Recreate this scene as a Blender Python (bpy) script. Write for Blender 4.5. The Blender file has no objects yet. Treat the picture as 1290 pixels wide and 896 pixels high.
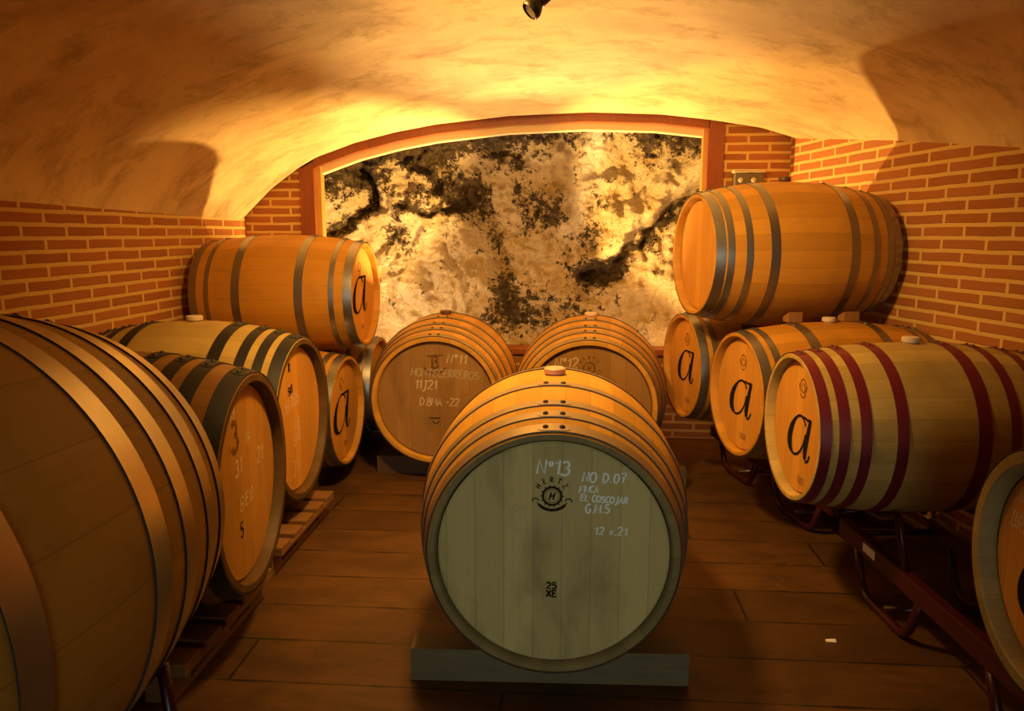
import bpy, math, random
from mathutils import Vector, Matrix, noise
random.seed(7)
C = bpy.context.scene.collection
PI = math.pi
R = math.radians

# ------------------------------------------------------------------ helpers
class MB:
    """collects geometry for ONE mesh object"""
    def __init__(s): s.v = []; s.f = []; s.m = []; s.sm = []; s.uv = None
    def add(s, vs, fs, mi=0, smooth=False):
        b = len(s.v); s.v += [tuple(p) for p in vs]
        for f in fs:
            s.f.append(tuple(b + i for i in f)); s.m.append(mi); s.sm.append(smooth)
    def box(s, c, d, rz=0, mi=0, bev=0.0, rx=0, ry=0):
        x, y, z = (d[0] / 2, d[1] / 2, d[2] / 2)
        M = Matrix.Translation(c) @ Matrix.Rotation(rz, 4, 'Z') @ Matrix.Rotation(ry, 4, 'Y') @ Matrix.Rotation(rx, 4, 'X')
        if bev <= 0:
            vs = [M @ Vector((sx * x, sy * y, sz * z)) for sz in (-1, 1) for sy in (-1, 1) for sx in (-1, 1)]
            s.add(vs, [(0, 2, 3, 1), (4, 5, 7, 6), (0, 1, 5, 4), (2, 6, 7, 3), (0, 4, 6, 2), (1, 3, 7, 5)], mi)
            return
        import bmesh
        bm = bmesh.new(); bmesh.ops.create_cube(bm, size=1)
        for v in bm.verts: v.co = Vector((v.co.x * d[0], v.co.y * d[1], v.co.z * d[2]))
        bmesh.ops.bevel(bm, geom=bm.edges[:], offset=bev, segments=2, affect='EDGES', profile=0.5)
        bm.verts.ensure_lookup_table()
        s.add([M @ v.co for v in bm.verts], [[v.index for v in f.verts] for f in bm.faces], mi, False); bm.free()
    def tube(s, pts, r, n=10, square=False, mi=0, caps=True):
        pts = [Vector(p) for p in pts]; rings = []
        up0 = Vector((0, 0, 1))
        for i, p in enumerate(pts):
            a = (pts[i] - pts[i - 1]).normalized() if i > 0 else None
            b = (pts[i + 1] - pts[i]).normalized() if i < len(pts) - 1 else None
            t = (a + b).normalized() if a and b else (a or b)
            k = 1.0
            if a and b: k = 1 / max(0.5, math.cos(a.angle(b) / 2))
            ref = up0 if abs(t.z) < 0.9 else Vector((0, 1, 0))
            if i > 0:
                sd = rings_dir - t * rings_dir.dot(t)
                sd = sd.normalized() if sd.length > 1e-4 else t.cross(ref).normalized()
            else: sd = t.cross(ref).normalized()
            rings_dir = sd
            u = sd.cross(t).normalized()
            if square:
                rings.append([p + (sd * cx + u * cy) * r for cx, cy in ((-1, -1), (1, -1), (1, 1), (-1, 1))])
            else:
                rings.append([p + (sd * math.cos(2 * PI * j / n) + u * math.sin(2 * PI * j / n)) * r for j in range(n)])
        m = len(rings[0]); vs = [q for rg in rings for q in rg]; fs = []
        for i in range(len(rings) - 1):
            for j in range(m):
                fs.append((i * m + j, i * m + (j + 1) % m, (i + 1) * m + (j + 1) % m, (i + 1) * m + j))
        if caps: fs += [tuple(range(m))[::-1], tuple((len(rings) - 1) * m + j for j in range(m))]
        s.add(vs, fs, mi, not square)
    def lathe(s, prof, n=72, axis='Y', c=(0, 0, 0), closed=False, mi=0, smooth=True, cap0=False, cap1=False):
        """prof: list of (u, r) along the axis"""
        vs = []; fs = []; m = len(prof)
        for j in range(n):
            a = 2 * PI * j / n; ca, sa = math.cos(a), math.sin(a)
            for u, r in prof:
                if axis == 'Y': vs.append((c[0] + r * sa, c[1] + u, c[2] + r * ca))
                else: vs.append((c[0] + r * ca, c[1] + r * sa, c[2] + u))
        for j in range(n):
            k = (j + 1) % n
            for i in range(m - (0 if closed else 1)):
                i2 = (i + 1) % m
                fs.append((j * m + i, k * m + i, k * m + i2, j * m + i2))
        if cap0: fs.append(tuple(j * m for j in range(n)))
        if cap1: fs.append(tuple(j * m + m - 1 for j in range(n))[::-1])
        s.add(vs, fs, mi, smooth)
    def build(s, name, mats, parent=None, loc=(0, 0, 0), autosmooth=None):
        me = bpy.data.meshes.new(name); me.from_pydata(s.v, [], s.f)
        for m in (mats if isinstance(mats, (list, tuple)) else [mats]): me.materials.append(m)
        me.polygons.foreach_set('material_index', s.m); me.polygons.foreach_set('use_smooth', s.sm)
        if s.uv:
            L = me.uv_layers.new(name='UVMap')
            for lp in me.loops: L.data[lp.index].uv = s.uv[lp.vertex_index]
        me.update()
        import bmesh
        bm = bmesh.new(); bm.from_mesh(me); bmesh.ops.recalc_face_normals(bm, faces=bm.faces[:])
        if autosmooth:
            for e in bm.edges:
                if len(e.link_faces) == 2 and e.calc_face_angle(0) > autosmooth: e.smooth = False
        bm.to_mesh(me); bm.free()
        o = bpy.data.objects.new(name, me); C.objects.link(o); o.location = loc
        if parent: o.parent = parent
        return o

def empty(name, loc, rz=0.0):
    o = bpy.data.objects.new(name, None); C.objects.link(o); o.location = loc
    o.rotation_euler = (0, 0, rz); o.empty_display_size = .1
    return o
def tag(o, label=None, cat=None, group=None, kind=None):
    if label: o['label'] = label
    if cat: o['category'] = cat
    if group: o['group'] = group
    if kind: o['kind'] = kind
    return o

# ------------------------------------------------------------------ materials
class NT:
    def __init__(s, name):
        s.mat = bpy.data.materials.new(name); s.mat.use_nodes = True
        s.t = s.mat.node_tree; s.n = s.t.nodes; s.b = s.n['Principled BSDF']
    def node(s, ty, **kw):
        n = s.n.new(ty)
        for k, v in kw.items(): setattr(n, k, v)
        return n
    def link(s, a, b): s.t.links.new(a, b)
    def val(s, x, inp):
        if hasattr(x, 'is_output') or isinstance(x, bpy.types.NodeSocket): s.link(x, inp)
        else: inp.default_value = x
    def math(s, op, a, b=0.0, c=None):
        n = s.node('ShaderNodeMath', operation=op); s.val(a, n.inputs[0]); s.val(b, n.inputs[1])
        if c is not None: s.val(c, n.inputs[2])
        return n.outputs[0]
    def obj(s): return s.node('ShaderNodeTexCoord').outputs['Object']
    def mapping(s, vec, scale=(1, 1, 1), loc=(0, 0, 0)):
        n = s.node('ShaderNodeMapping'); s.link(vec, n.inputs[0]); n.inputs['Scale'].default_value = scale; n.inputs['Location'].default_value = loc
        return n.outputs[0]
    def noise(s, vec, scale, detail=4, rough=.55, dist=0.0):
        n = s.node('ShaderNodeTexNoise'); s.link(vec, n.inputs['Vector']); n.inputs['Scale'].default_value = scale
        n.inputs['Detail'].default_value = detail; n.inputs['Roughness'].default_value = rough; n.inputs['Distortion'].default_value = dist
        return n.outputs['Fac']
    def white(s, w):
        n = s.node('ShaderNodeTexWhiteNoise', noise_dimensions='1D'); s.val(w, n.inputs['W']); return n.outputs['Value']
    def ramp(s, fac, stops):
        n = s.node('ShaderNodeValToRGB'); s.link(fac, n.inputs[0]); cr = n.color_ramp
        while len(cr.elements) < len(stops): cr.elements.new(.5)
        for e, (p, c) in zip(cr.elements, stops): e.position = p; e.color = (*c, 1) if len(c) == 3 else c
        return n.outputs[0]
    def mix(s, fac, a, b, mode='MIX'):
        n = s.node('ShaderNodeMix', data_type='RGBA', blend_type=mode)
        s.val(fac, n.inputs[0]); s.val(a if not isinstance(a, tuple) else (*a[:3], 1), n.inputs[6]); s.val(b if not isinstance(b, tuple) else (*b[:3], 1), n.inputs[7])
        return n.outputs[2]
    def bump(s, h, strength, dist=.01):
        n = s.node('ShaderNodeBump'); s.link(h, n.inputs['Height']); n.inputs['Strength'].default_value = strength; n.inputs['Distance'].default_value = dist
        s.link(n.outputs[0], s.b.inputs['Normal'])
    def base(s, c, rough=.6, metal=0.0, spec=None):
        s.val(c if not isinstance(c, tuple) else (*c[:3], 1), s.b.inputs['Base Color']); s.val(rough, s.b.inputs['Roughness']); s.val(metal, s.b.inputs['Metallic'])
        if spec is not None: s.b.inputs['Specular IOR Level'].default_value = spec
        return s.mat

def mul(c, k): return tuple(x * k for x in c)

def stave_mat(name, col, n=28, seed=0.0, dirt=.35, rough=.5):
    SEAM = .32; m = NT(name); co = m.obj()
    sp = m.node('ShaderNodeSeparateXYZ'); m.link(co, sp.inputs[0])
    ang = m.math('ARCTAN2', sp.outputs[0], sp.outputs[2])
    a = m.math('MULTIPLY_ADD', ang, n / (2 * PI), 100.25 + seed)
    w = m.white(m.math('FLOOR', a))
    fr = m.math('FRACT', a)
    edge = m.math('MINIMUM', fr, m.math('SUBTRACT', 1.0, fr))
    seam = m.math('LESS_THAN', edge, .016)
    cy = m.node('ShaderNodeCombineXYZ'); m.link(m.math('MULTIPLY', ang, .4), cy.inputs[0]); m.link(sp.outputs[1], cy.inputs[1]); m.link(m.math('MULTIPLY', w, 7.0), cy.inputs[2])
    grain = m.noise(m.mapping(cy.outputs[0], (40, 3, 1)), 2.2, 5, .6)
    blot = m.noise(co, 3.5, 5, .6)
    c = m.mix(w, mul(col, .80), mul(col, 1.14))
    c = m.mix(m.math('MULTIPLY', grain, .55), c, mul(col, .52))
    dk = m.ramp(blot, [(.50, (0, 0, 0)), (.72, (1, 1, 1))])
    c = m.mix(m.math('MULTIPLY', dk, dirt), c, mul(col, .35))
    c = m.mix(m.math('MULTIPLY', seam, SEAM), c, mul(col, .25))
    hh = m.math('SUBTRACT', m.math('MULTIPLY', grain, .35), seam)
    m.bump(hh, .35, .002)
    return m.base(c, rough, 0, .18)

def head_mat(name, col, pw=.085, seed=0.0, dirt=.45, dark=None):
    m = NT(name); co = m.obj()
    sp = m.node('ShaderNodeSeparateXYZ'); m.link(co, sp.inputs[0])
    a = m.math('MULTIPLY_ADD', sp.outputs[0], 1 / pw, 50.4 + seed)
    w = m.white(m.math('FLOOR', a)); fr = m.math('FRACT', a)
    edge = m.math('MINIMUM', fr, m.math('SUBTRACT', 1.0, fr)); seam = m.math('LESS_THAN', edge, .02)
    grain = m.noise(m.mapping(co, (60, 1, 3.5), (seed, 0, 0)), 1.5, 5, .6)
    blot = m.noise(m.mapping(co, (2.0, 1, .75), (seed, seed, 0)), 3.0, 5, .58, .3)
    c = m.mix(w, mul(col, .82), mul(col, 1.12))
    c = m.mix(m.math('MULTIPLY', grain, .5), c, mul(col, .58))
    dk = m.ramp(blot, [(.48, (0, 0, 0)), (.70, (1, 1, 1))])
    c = m.mix(m.math('MULTIPLY', dk, dirt), c, dark or mul(col, .38))
    c = m.mix(m.math('MULTIPLY', seam, .35), c, mul(col, .3))
    m.bump(m.math('SUBTRACT', m.math('MULTIPLY', grain, .3), seam), .25, .0015)
    return m.base(c, .62, 0, .15)

def simple_wood(name, col, scale=(3, 3, 40), rough=.65, var=.5):
    m = NT(name); co = m.obj()
    g = m.noise(m.mapping(co, scale), 1.6, 5, .6); b = m.noise(co, 5, 4)
    c = m.mix(g, mul(col, 1.15), mul(col, 1 - var)); c = m.mix(m.math('MULTIPLY', b, .5), c, mul(col, .45))
    m.bump(g, .3, .002); return m.base(c, rough, 0, .3)

def metal_mat(name, col, rough=.38, metal=1.0, var=.35):
    m = NT(name); co = m.obj()
    g = m.noise(co, 9, 4, .6); f = m.noise(m.mapping(co, (14, 60, 14)), 2, 4)
    c = m.mix(g, col, mul(col, 1 - var))
    r = m.math('MULTIPLY_ADD', f, .18, rough - .06)
    return m.base(c, r, metal)

def paint_mat(name, col, rough=.45, worn=.35):
    m = NT(name); co = m.obj(); g = m.noise(co, 14, 5, .65)
    k = m.ramp(g, [(.45, (0, 0, 0)), (.75, (1, 1, 1))])
    c = m.mix(m.math('MULTIPLY', k, worn), col, mul(col, .45)); return m.base(c, rough)

def chalk_mat(name, col, keep=.5, op=1.0):
    m = NT(name); co = m.obj(); g = m.noise(co, 90, 3, .6)
    a = m.ramp(g, [(max(0, .62 - keep * .5), (0, 0, 0)), (.72 - keep * .4, (1, 1, 1))])
    m.link(m.math('MULTIPLY', a, op * min(1, .35 + keep * .7)), m.b.inputs['Alpha'])
    return m.base(col, .9, 0, .1)

def brick_mat(name, bw=.305, rh=.062, mortar=.023, c1=(.40, .125, .024), c2=(.29, .082, .014), mc=(.70, .46, .135)):
    m = NT(name); uv = m.node('ShaderNodeTexCoord').outputs['UV']
    wob = m.node('ShaderNodeTexNoise'); m.link(uv, wob.inputs['Vector']); wob.inputs['Scale'].default_value = 7; wob.inputs['Detail'].default_value = 3
    sub = m.node('ShaderNodeVectorMath', operation='SUBTRACT'); m.link(wob.outputs['Color'], sub.inputs[0]); sub.inputs[1].default_value = (.5, .5, .5)
    sc = m.node('ShaderNodeVectorMath', operation='SCALE'); m.link(sub.outputs[0], sc.inputs[0]); sc.inputs['Scale'].default_value = .010
    ad = m.node('ShaderNodeVectorMath', operation='ADD'); m.link(uv, ad.inputs[0]); m.link(sc.outputs[0], ad.inputs[1])
    b = m.node('ShaderNodeTexBrick', offset=.5); m.link(ad.outputs[0], b.inputs['Vector'])
    b.inputs['Scale'].default_value = 1; b.inputs['Mortar Size'].default_value = mortar / 2; b.inputs['Mortar Smooth'].default_value = .25
    b.inputs['Bias'].default_value = 0; b.inputs['Brick Width'].default_value = bw; b.inputs['Row Height'].default_value = rh
    b.inputs['Color1'].default_value = (*c1, 1); b.inputs['Color2'].default_value = (*c2, 1); b.inputs['Mortar'].default_value = (*mc, 1)
    g = m.noise(uv, 26, 5, .65); g2 = m.noise(uv, 2.2, 4, .6)
    c = m.mix(m.math('MULTIPLY', g, .55), b.outputs['Color'], m.mix(.5, b.outputs['Color'], (.30, .17, .08)))
    c = m.mix(m.math('MULTIPLY', g2, .45), c, m.mix(.5, c, (.55, .36, .17)))
    h = m.math('MULTIPLY_ADD', b.outputs['Fac'], -1.0, m.math('MULTIPLY', g, .35))
    m.bump(h, .7, .008)
    return m.base(c, .9, 0, .05)

def plaster_mat(name):
    m = NT(name); co = m.obj()
    base = (.77, .56, .26)
    big = m.noise(m.mapping(co, (1.0, 1.6, 1)), 1.5, 6, .62, .4)
    st = m.noise(m.mapping(co, (1.2, 1.9, 1.2), (3, 1, 0)), 2.4, 9, .74, .35)
    fine = m.noise(co, 38, 4, .7)
    c = m.mix(m.ramp(big, [(.42, (0, 0, 0)), (.68, (1, 1, 1))]), base, (.60, .41, .20))
    c = m.mix(m.math('MULTIPLY', m.ramp(st, [(.50, (0, 0, 0)), (.66, (1, 1, 1))]), .7), c, (.36, .235, .10))
    c = m.mix(m.math('MULTIPLY', m.ramp(fine, [(.60, (0, 0, 0)), (.75, (1, 1, 1))]), .35), c, (.42, .28, .12))
    h = m.math('ADD', m.math('MULTIPLY', st, .6), m.math('MULTIPLY', m.noise(co, 16, 5, .6), .4))
    m.bump(h, .35, .02)
    return m.base(c, .92, 0, .05)

def floor_mat(name):
    m = NT(name); co = m.obj()
    sp = m.node('ShaderNodeSeparateXYZ'); m.link(co, sp.inputs[0])
    pw = .27
    a = m.math('MULTIPLY_ADD', sp.outputs[1], 1 / pw, 40.42)
    row = m.math('FLOOR', a); fr = m.math('FRACT', a)
    bx = m.math('MULTIPLY_ADD', sp.outputs[0], 1 / 2.6, m.math('MULTIPLY_ADD', m.white(row), 3.7, 20.0))
    fx = m.math('FRACT', bx)
    wid = m.white(m.math('MULTIPLY_ADD', m.math('FLOOR', bx), 13.7, row))
    e = m.math('MINIMUM', fr, m.math('SUBTRACT', 1.0, fr)); ex = m.math('MINIMUM', fx, m.math('SUBTRACT', 1.0, fx))
    jag = m.noise(m.mapping(co, (2, 1, 1)), 3, 5)
    seam = m.math('LESS_THAN', e, m.math('MULTIPLY_ADD', jag, .085, -.026))
    seam = m.math('MAXIMUM', seam, m.math('LESS_THAN', ex, .0022))
    g = m.noise(m.mapping(co, (2.2, 34, 1)), 1.4, 6, .65)
    b = m.noise(m.mapping(co, (1, 1.8, 1)), 2.6, 6, .65, .5)
    sc = m.noise(m.mapping(co, (5, 1.2, 1), (7, 3, 0)), 9, 3, .5, 1.2)
    col = (.145, .064, .0145)
    c = m.mix(wid, mul(col, .72), mul(col, 1.25))
    c = m.mix(m.math('MULTIPLY', g, .85), c, mul(col, .32))
    c = m.mix(m.math('MULTIPLY', m.ramp(b, [(.42, (0, 0, 0)), (.62, (1, 1, 1))]), .75), c, mul(col, .36))
    c = m.mix(m.math('MULTIPLY', m.ramp(sc, [(.70, (0, 0, 0)), (.78, (1, 1, 1))]), .35), c, (.34, .21, .10))
    c = m.mix(m.math('MULTIPLY', seam, .85), c, (.012, .007, .003))
    m.bump(m.math('SUBTRACT', m.math('MULTIPLY', g, .4), seam), .5, .004)
    return m.base(c, m.math('MULTIPLY_ADD', b, .25, .38), 0, .35)

M = {}
OAK = (.61, .29, .038)
M['oak'] = stave_mat('oak_staves', OAK, 28, .1)
M['oak_b'] = stave_mat('oak_staves_amber', (.59, .27, .032), 26, .37)
M['oak_pale'] = stave_mat('oak_staves_pale', (.56, .38, .11), 26, .6, .45)
M['oak_old'] = stave_mat('oak_staves_old', (.50, .29, .045), 22, .2, .4)
M['oak_large'] = stave_mat('oak_staves_puncheon', (.66, .33, .045), 34, .3)
M['oak_dark'] = stave_mat('oak_staves_weathered', (.33, .155, .035), 30, .8, .5)
M['rim_olive'] = stave_mat('oak_staves_olive', (.36, .27, .11), 30, .5, .5)
M['head_a'] = head_mat('oak_head', (.68, .32, .055), .08, .1, .25)
M['head_grey'] = head_mat('oak_head_greyed', (.64, .53, .22), .092, 1.3, .60, (.17, .125, .06))
M['head_brown'] = head_mat('oak_head_browned', (.36, .19, .055), .092, 2.3, .55)
M['head_left'] = head_mat('oak_head_amber', (.52, .25, .045), .1, 3.1, .3)
M['rim_grey'] = stave_mat('greyed_rim', (.29, .225, .09), 34, .3, .5)
M['rim_dark'] = stave_mat('darkened_rim', (.13, .07, .022), 30, .8, .4)
M['galv'] = metal_mat('galvanised_steel', (.38, .37, .35), .33, .95)
M['brass_hoop'] = metal_mat('warm_steel', (.70, .60, .37), .32, .9)
M['oak_hoop'] = metal_mat('browned_steel', (.47, .34, .18), .46, .65)
M['black'] = paint_mat('black_hoop_paint', (.008, .007, .006), .55)
M['red'] = paint_mat('red_hoop_paint', (.15, .010, .018), .42)
M['rack'] = paint_mat('oxide_red_paint', (.045, .005, .006), .34, .5)
M['bung_white'] = paint_mat('white_silicone', (.62, .50, .36), .5, .1)
M['bung_brown'] = paint_mat('brown_silicone', (.58, .32, .19), .5, .15)
M['dark_bung'] = paint_mat('dark_bung', (.10, .045, .02), .5, .15)
M['letter'] = chalk_mat('black_letter_paint', (.012, .010, .008), 1.2)
M['letter_worn'] = chalk_mat('worn_letter_paint', (.02, .015, .012), .75)
M['stamp'] = chalk_mat('burnt_stamp', (.035, .022, .012), .95)
M['stamp_faint'] = chalk_mat('faint_stamp', (.13, .06, .02), .5)
M['chalk'] = chalk_mat('white_chalk', (.92, 1.0, .98), 1.25)
M['chalk_mid'] = chalk_mat('rubbed_chalk', (.72, .60, .42), .9, .75)
M['chalk_faint'] = chalk_mat('smeared_chalk', (.70, .66, .46), 1.0, .30)
M['chalk_old'] = chalk_mat('old_chalk', (.86, .74, .52), 1.0, .62)
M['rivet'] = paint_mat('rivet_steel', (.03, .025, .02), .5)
M['beam'] = simple_wood('weathered_beam', (.22, .18, .09), (4, 40, 40))
M['beam_dark'] = simple_wood('stained_timber', (.12, .07, .03), (4, 40, 40))
M['pallet'] = simple_wood('pallet_pine', (.28, .135, .04), (4, 30, 30))
M['wedge'] = simple_wood('wedge_wood', (.40, .19, .06), (20, 20, 6))
M['frame'] = simple_wood('red_brown_timber', (.30, .085, .022), (30, 30, 3), .45, .45)
M['frame_trim'] = simple_wood('honey_timber', (.62, .33, .08), (30, 30, 3), .5, .25)
M['brick'] = brick_mat('tile_brickwork')
M['plaster'] = plaster_mat('limewashed_plaster')
M['reveal'] = NT('cream_render').base((.72, .56, .30), .9)
M['floor'] = floor_mat('worn_floorboards')
M['box'] = paint_mat('cream_plastic', (.55, .46, .28), .5, .1)
M['box_dark'] = paint_mat('grey_plastic', (.14, .11, .06), .5, .2)
M['lamp'] = metal_mat('bronze_lamp', (.10, .075, .045), .4, .7)
M['bulb'] = NT('lamp_glass'); 
M['bulb'] = M['bulb'].base((.10, .085, .06), .25)
M['paper'] = NT('white_paper').base((.8, .74, .62), .8)

# ------------------------------------------------------------------ stroke lettering
def arc(cx, cy, rx, ry, a0, a1, n=10):
    return [(cx + rx * math.cos(R(a0 + (a1 - a0) * i / n)), cy + ry * math.sin(R(a0 + (a1 - a0) * i / n))) for i in range(n + 1)]
G = {
 'N': [[(0, 0), (.04, 1), (.5, 0), (.55, 1)]], 'O': [arc(.3, .5, .3, .5, 90, 450, 16)], 'D': [[(.05, 0), (.05, 1)] , [(.05, 1)] + arc(.1, .5, .45, .5, 90, -90) + [(.05, 0)]],
 '0': [arc(.3, .45, .24, .45, 90, 450, 14)], '1': [[(.08, .72), (.32, 1), (.30, 0)]], '2': [arc(.28, .74, .25, .26, 160, -30, 8) + [(.02, 0), (.56, .04)]],
 '3': [arc(.25, .76, .24, .24, 150, -80, 8) + arc(.24, .26, .30, .27, 85, -150, 9)], '7': [[(.02, .95), (.52, 1), (.22, 0)], [(.14, .5), (.46, .52)]],
 '8': [arc(.28, .75, .2, .24, -90, 270, 12), arc(.28, .25, .26, .26, 90, 450, 12)], '5': [[(.5, 1), (.1, .98), (.08, .56)] + arc(.22, .3, .28, .3, 110, -140, 9)],
 'F': [[(.05, 0), (.05, 1), (.52, 1)], [(.05, .52), (.42, .54)]], 'I': [[(.12, 0), (.12, 1)]], 'C': [arc(.32, .5, .3, .5, 50, 310, 12)],
 'A': [[(0, 0), (.28, 1), (.56, 0)], [(.1, .36), (.46, .38)]], 'E': [[(.5, .96), (.06, 1), (.05, 0), (.52, .03)], [(.05, .52), (.42, .53)]], 'L': [[(.08, 1), (.05, 0), (.5, .04)]],
 'S': [arc(.28, .75, .23, .25, 40, 260, 8) + arc(.26, .26, .26, .26, 85, -140, 8)], 'J': [[(.2, 1), (.52, 1)], [(.4, 1), (.38, .1)] + arc(.2, .1, .18, .32, 0, -140, 6)],
 'R': [[(.05, 0), (.06, 1)], [(.06, 1)] + arc(.2, .76, .28, .24, 80, -100, 7) + [(.52, 0)]], 'G': [arc(.32, .5, .3, .5, 50, 320, 12) + [(.56, .42), (.36, .42)]],
 'M': [[(0, 0), (.06, 1), (.32, .3), (.6, 1), (.64, 0)]], 'T': [[(0, 1), (.58, 1)], [(.29, 1), (.29, 0)]], 'Z': [[(.02, 1), (.54, 1), (.02, 0), (.56, .02)]],
 'H': [[(.04, 0), (.04, 1)], [(.52, 0), (.52, 1)], [(.04, .5), (.52, .52)]], 'B': [[(.06, 0), (.06, 1)] , [(.06, 1)] + arc(.22, .76, .24, .24, 80, -80, 7) + arc(.24, .26, .28, .27, 80, -90, 7) + [(.06, 0)]],
 'P': [[(.05, 0), (.06, 1)], [(.06, 1)] + arc(.2, .74, .28, .26, 80, -100, 7)], 'X': [[(.02, 0), (.54, 1)], [(.04, 1), (.54, 0)]], 'U': [[(.05, 1)] + arc(.3, .25, .25, .25, 180, 360, 8) + [(.55, 1)]],
 'x': [[(.06, .02), (.42, .5)], [(.06, .5), (.42, .02)]], '.': [[(.1, .0), (.16, .06)]], '-': [[(.05, .45), (.4, .47)]], '°': [arc(.16, .82, .12, .14, 90, 450, 10)], ' ': [], '&': [arc(.26, .78, .16, .2, -60, 240, 9) + [(.56, 0)], arc(.25, .24, .24, .25, 110, 380, 9)],
 'V': [[(0, 1), (.26, 0), (.54, 1)]],
}
def ribbon(mb, pts, w, place, cap=True):
    """flat stroke of constant or varying width; place maps (x, z) -> 3D, slightly thick"""
    n = len(pts)
    if n < 2: return
    ws = w if isinstance(w, list) else [w] * n
    L, Rr = [], []
    for i in range(n):
        a = pts[max(0, i - 1)]; b = pts[min(n - 1, i + 1)]
        dx, dz = b[0] - a[0], b[1] - a[1]; d = math.hypot(dx, dz) or 1e-6
        nx, nz = -dz / d, dx / d; h = ws[i] / 2
        L.append((pts[i][0] + nx * h, pts[i][1] + nz * h)); Rr.append((pts[i][0] - nx * h, pts[i][1] - nz * h))
    for depth in (0,):
        vs = [place(x, z) for x, z in L] + [place(x, z) for x, z in Rr]
        mb.add(vs, [(i, i + 1, n + i + 1, n + i) for i in range(n - 1)])
def write(mb, text, x, z, h, w, y=-.0016, slant=.12, rot=0.0, gap=.2, wob=.05, sx=1.0):
    cx = 0.0; rnd = random.Random(text + str(x))
    for ch in text:
        gl = G.get(ch, []); dy = rnd.uniform(-wob, wob); k = 1 + rnd.uniform(-wob, wob)
        mx = max([p[0] for s_ in gl for p in s_], default=.3)
        for s_ in gl:
            pts = []
            for px, pz in s_:
                u = (cx + px * sx + slant * pz) * h; v = (pz * k + dy) * h
                pts.append((x + u * math.cos(rot) - v * math.sin(rot), z + u * math.sin(rot) + v * math.cos(rot)))
            ribbon(mb, pts, w, lambda a, b: (a, y, b))
        cx += (mx + gap) * sx
def letter_a(mb, cx, cz, s, y=-.0018):
    """big italic lower-case a written with a broad nib, about s tall"""
    pl = lambda a, b: (cx + a * s, y, cz + b * s)
    def nib(pts, k=1.0, taper=None):
        n = len(pts); vs = []; up = []
        for q, (a, b) in enumerate(pts):
            f = k * (taper[q] if taper else 1); vs.append(pl(a - .098 * f, b - .020 * f)); up.append(pl(a + .098 * f, b + .020 * f))
        mb.add(vs + up, [(q, q + 1, n + q + 1, n + q) for q in range(n - 1)])
        ribbon(mb, pts, .058, lambda a, b: (cx + a * s, y - .0002, cz + b * s))
    bowl = []; tp = []
    for q in range(41):
        t = R(40 + 335 * q / 40); ex, ez = .40 * math.cos(t), .47 * math.sin(t)
        bowl.append((-.15 + ex + .34 * ez, ez)); tp.append(.35 + .95 * max(0, math.cos(t - R(190))) ** .8)
    nib(bowl, 1.0, tp)
    nib([(.06, .44), (.20, .475), (.36, .455), (.52, .48)], .35)
    nib([(.50, .47), (.43, .24), (.35, -.04), (.30, -.26), (.31, -.42)], 1.0, [.7, .9, 1, 1, .7])
    nib([(.31, -.42), (.38, -.47), (.48, -.41), (.56, -.28)], .3)

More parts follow.
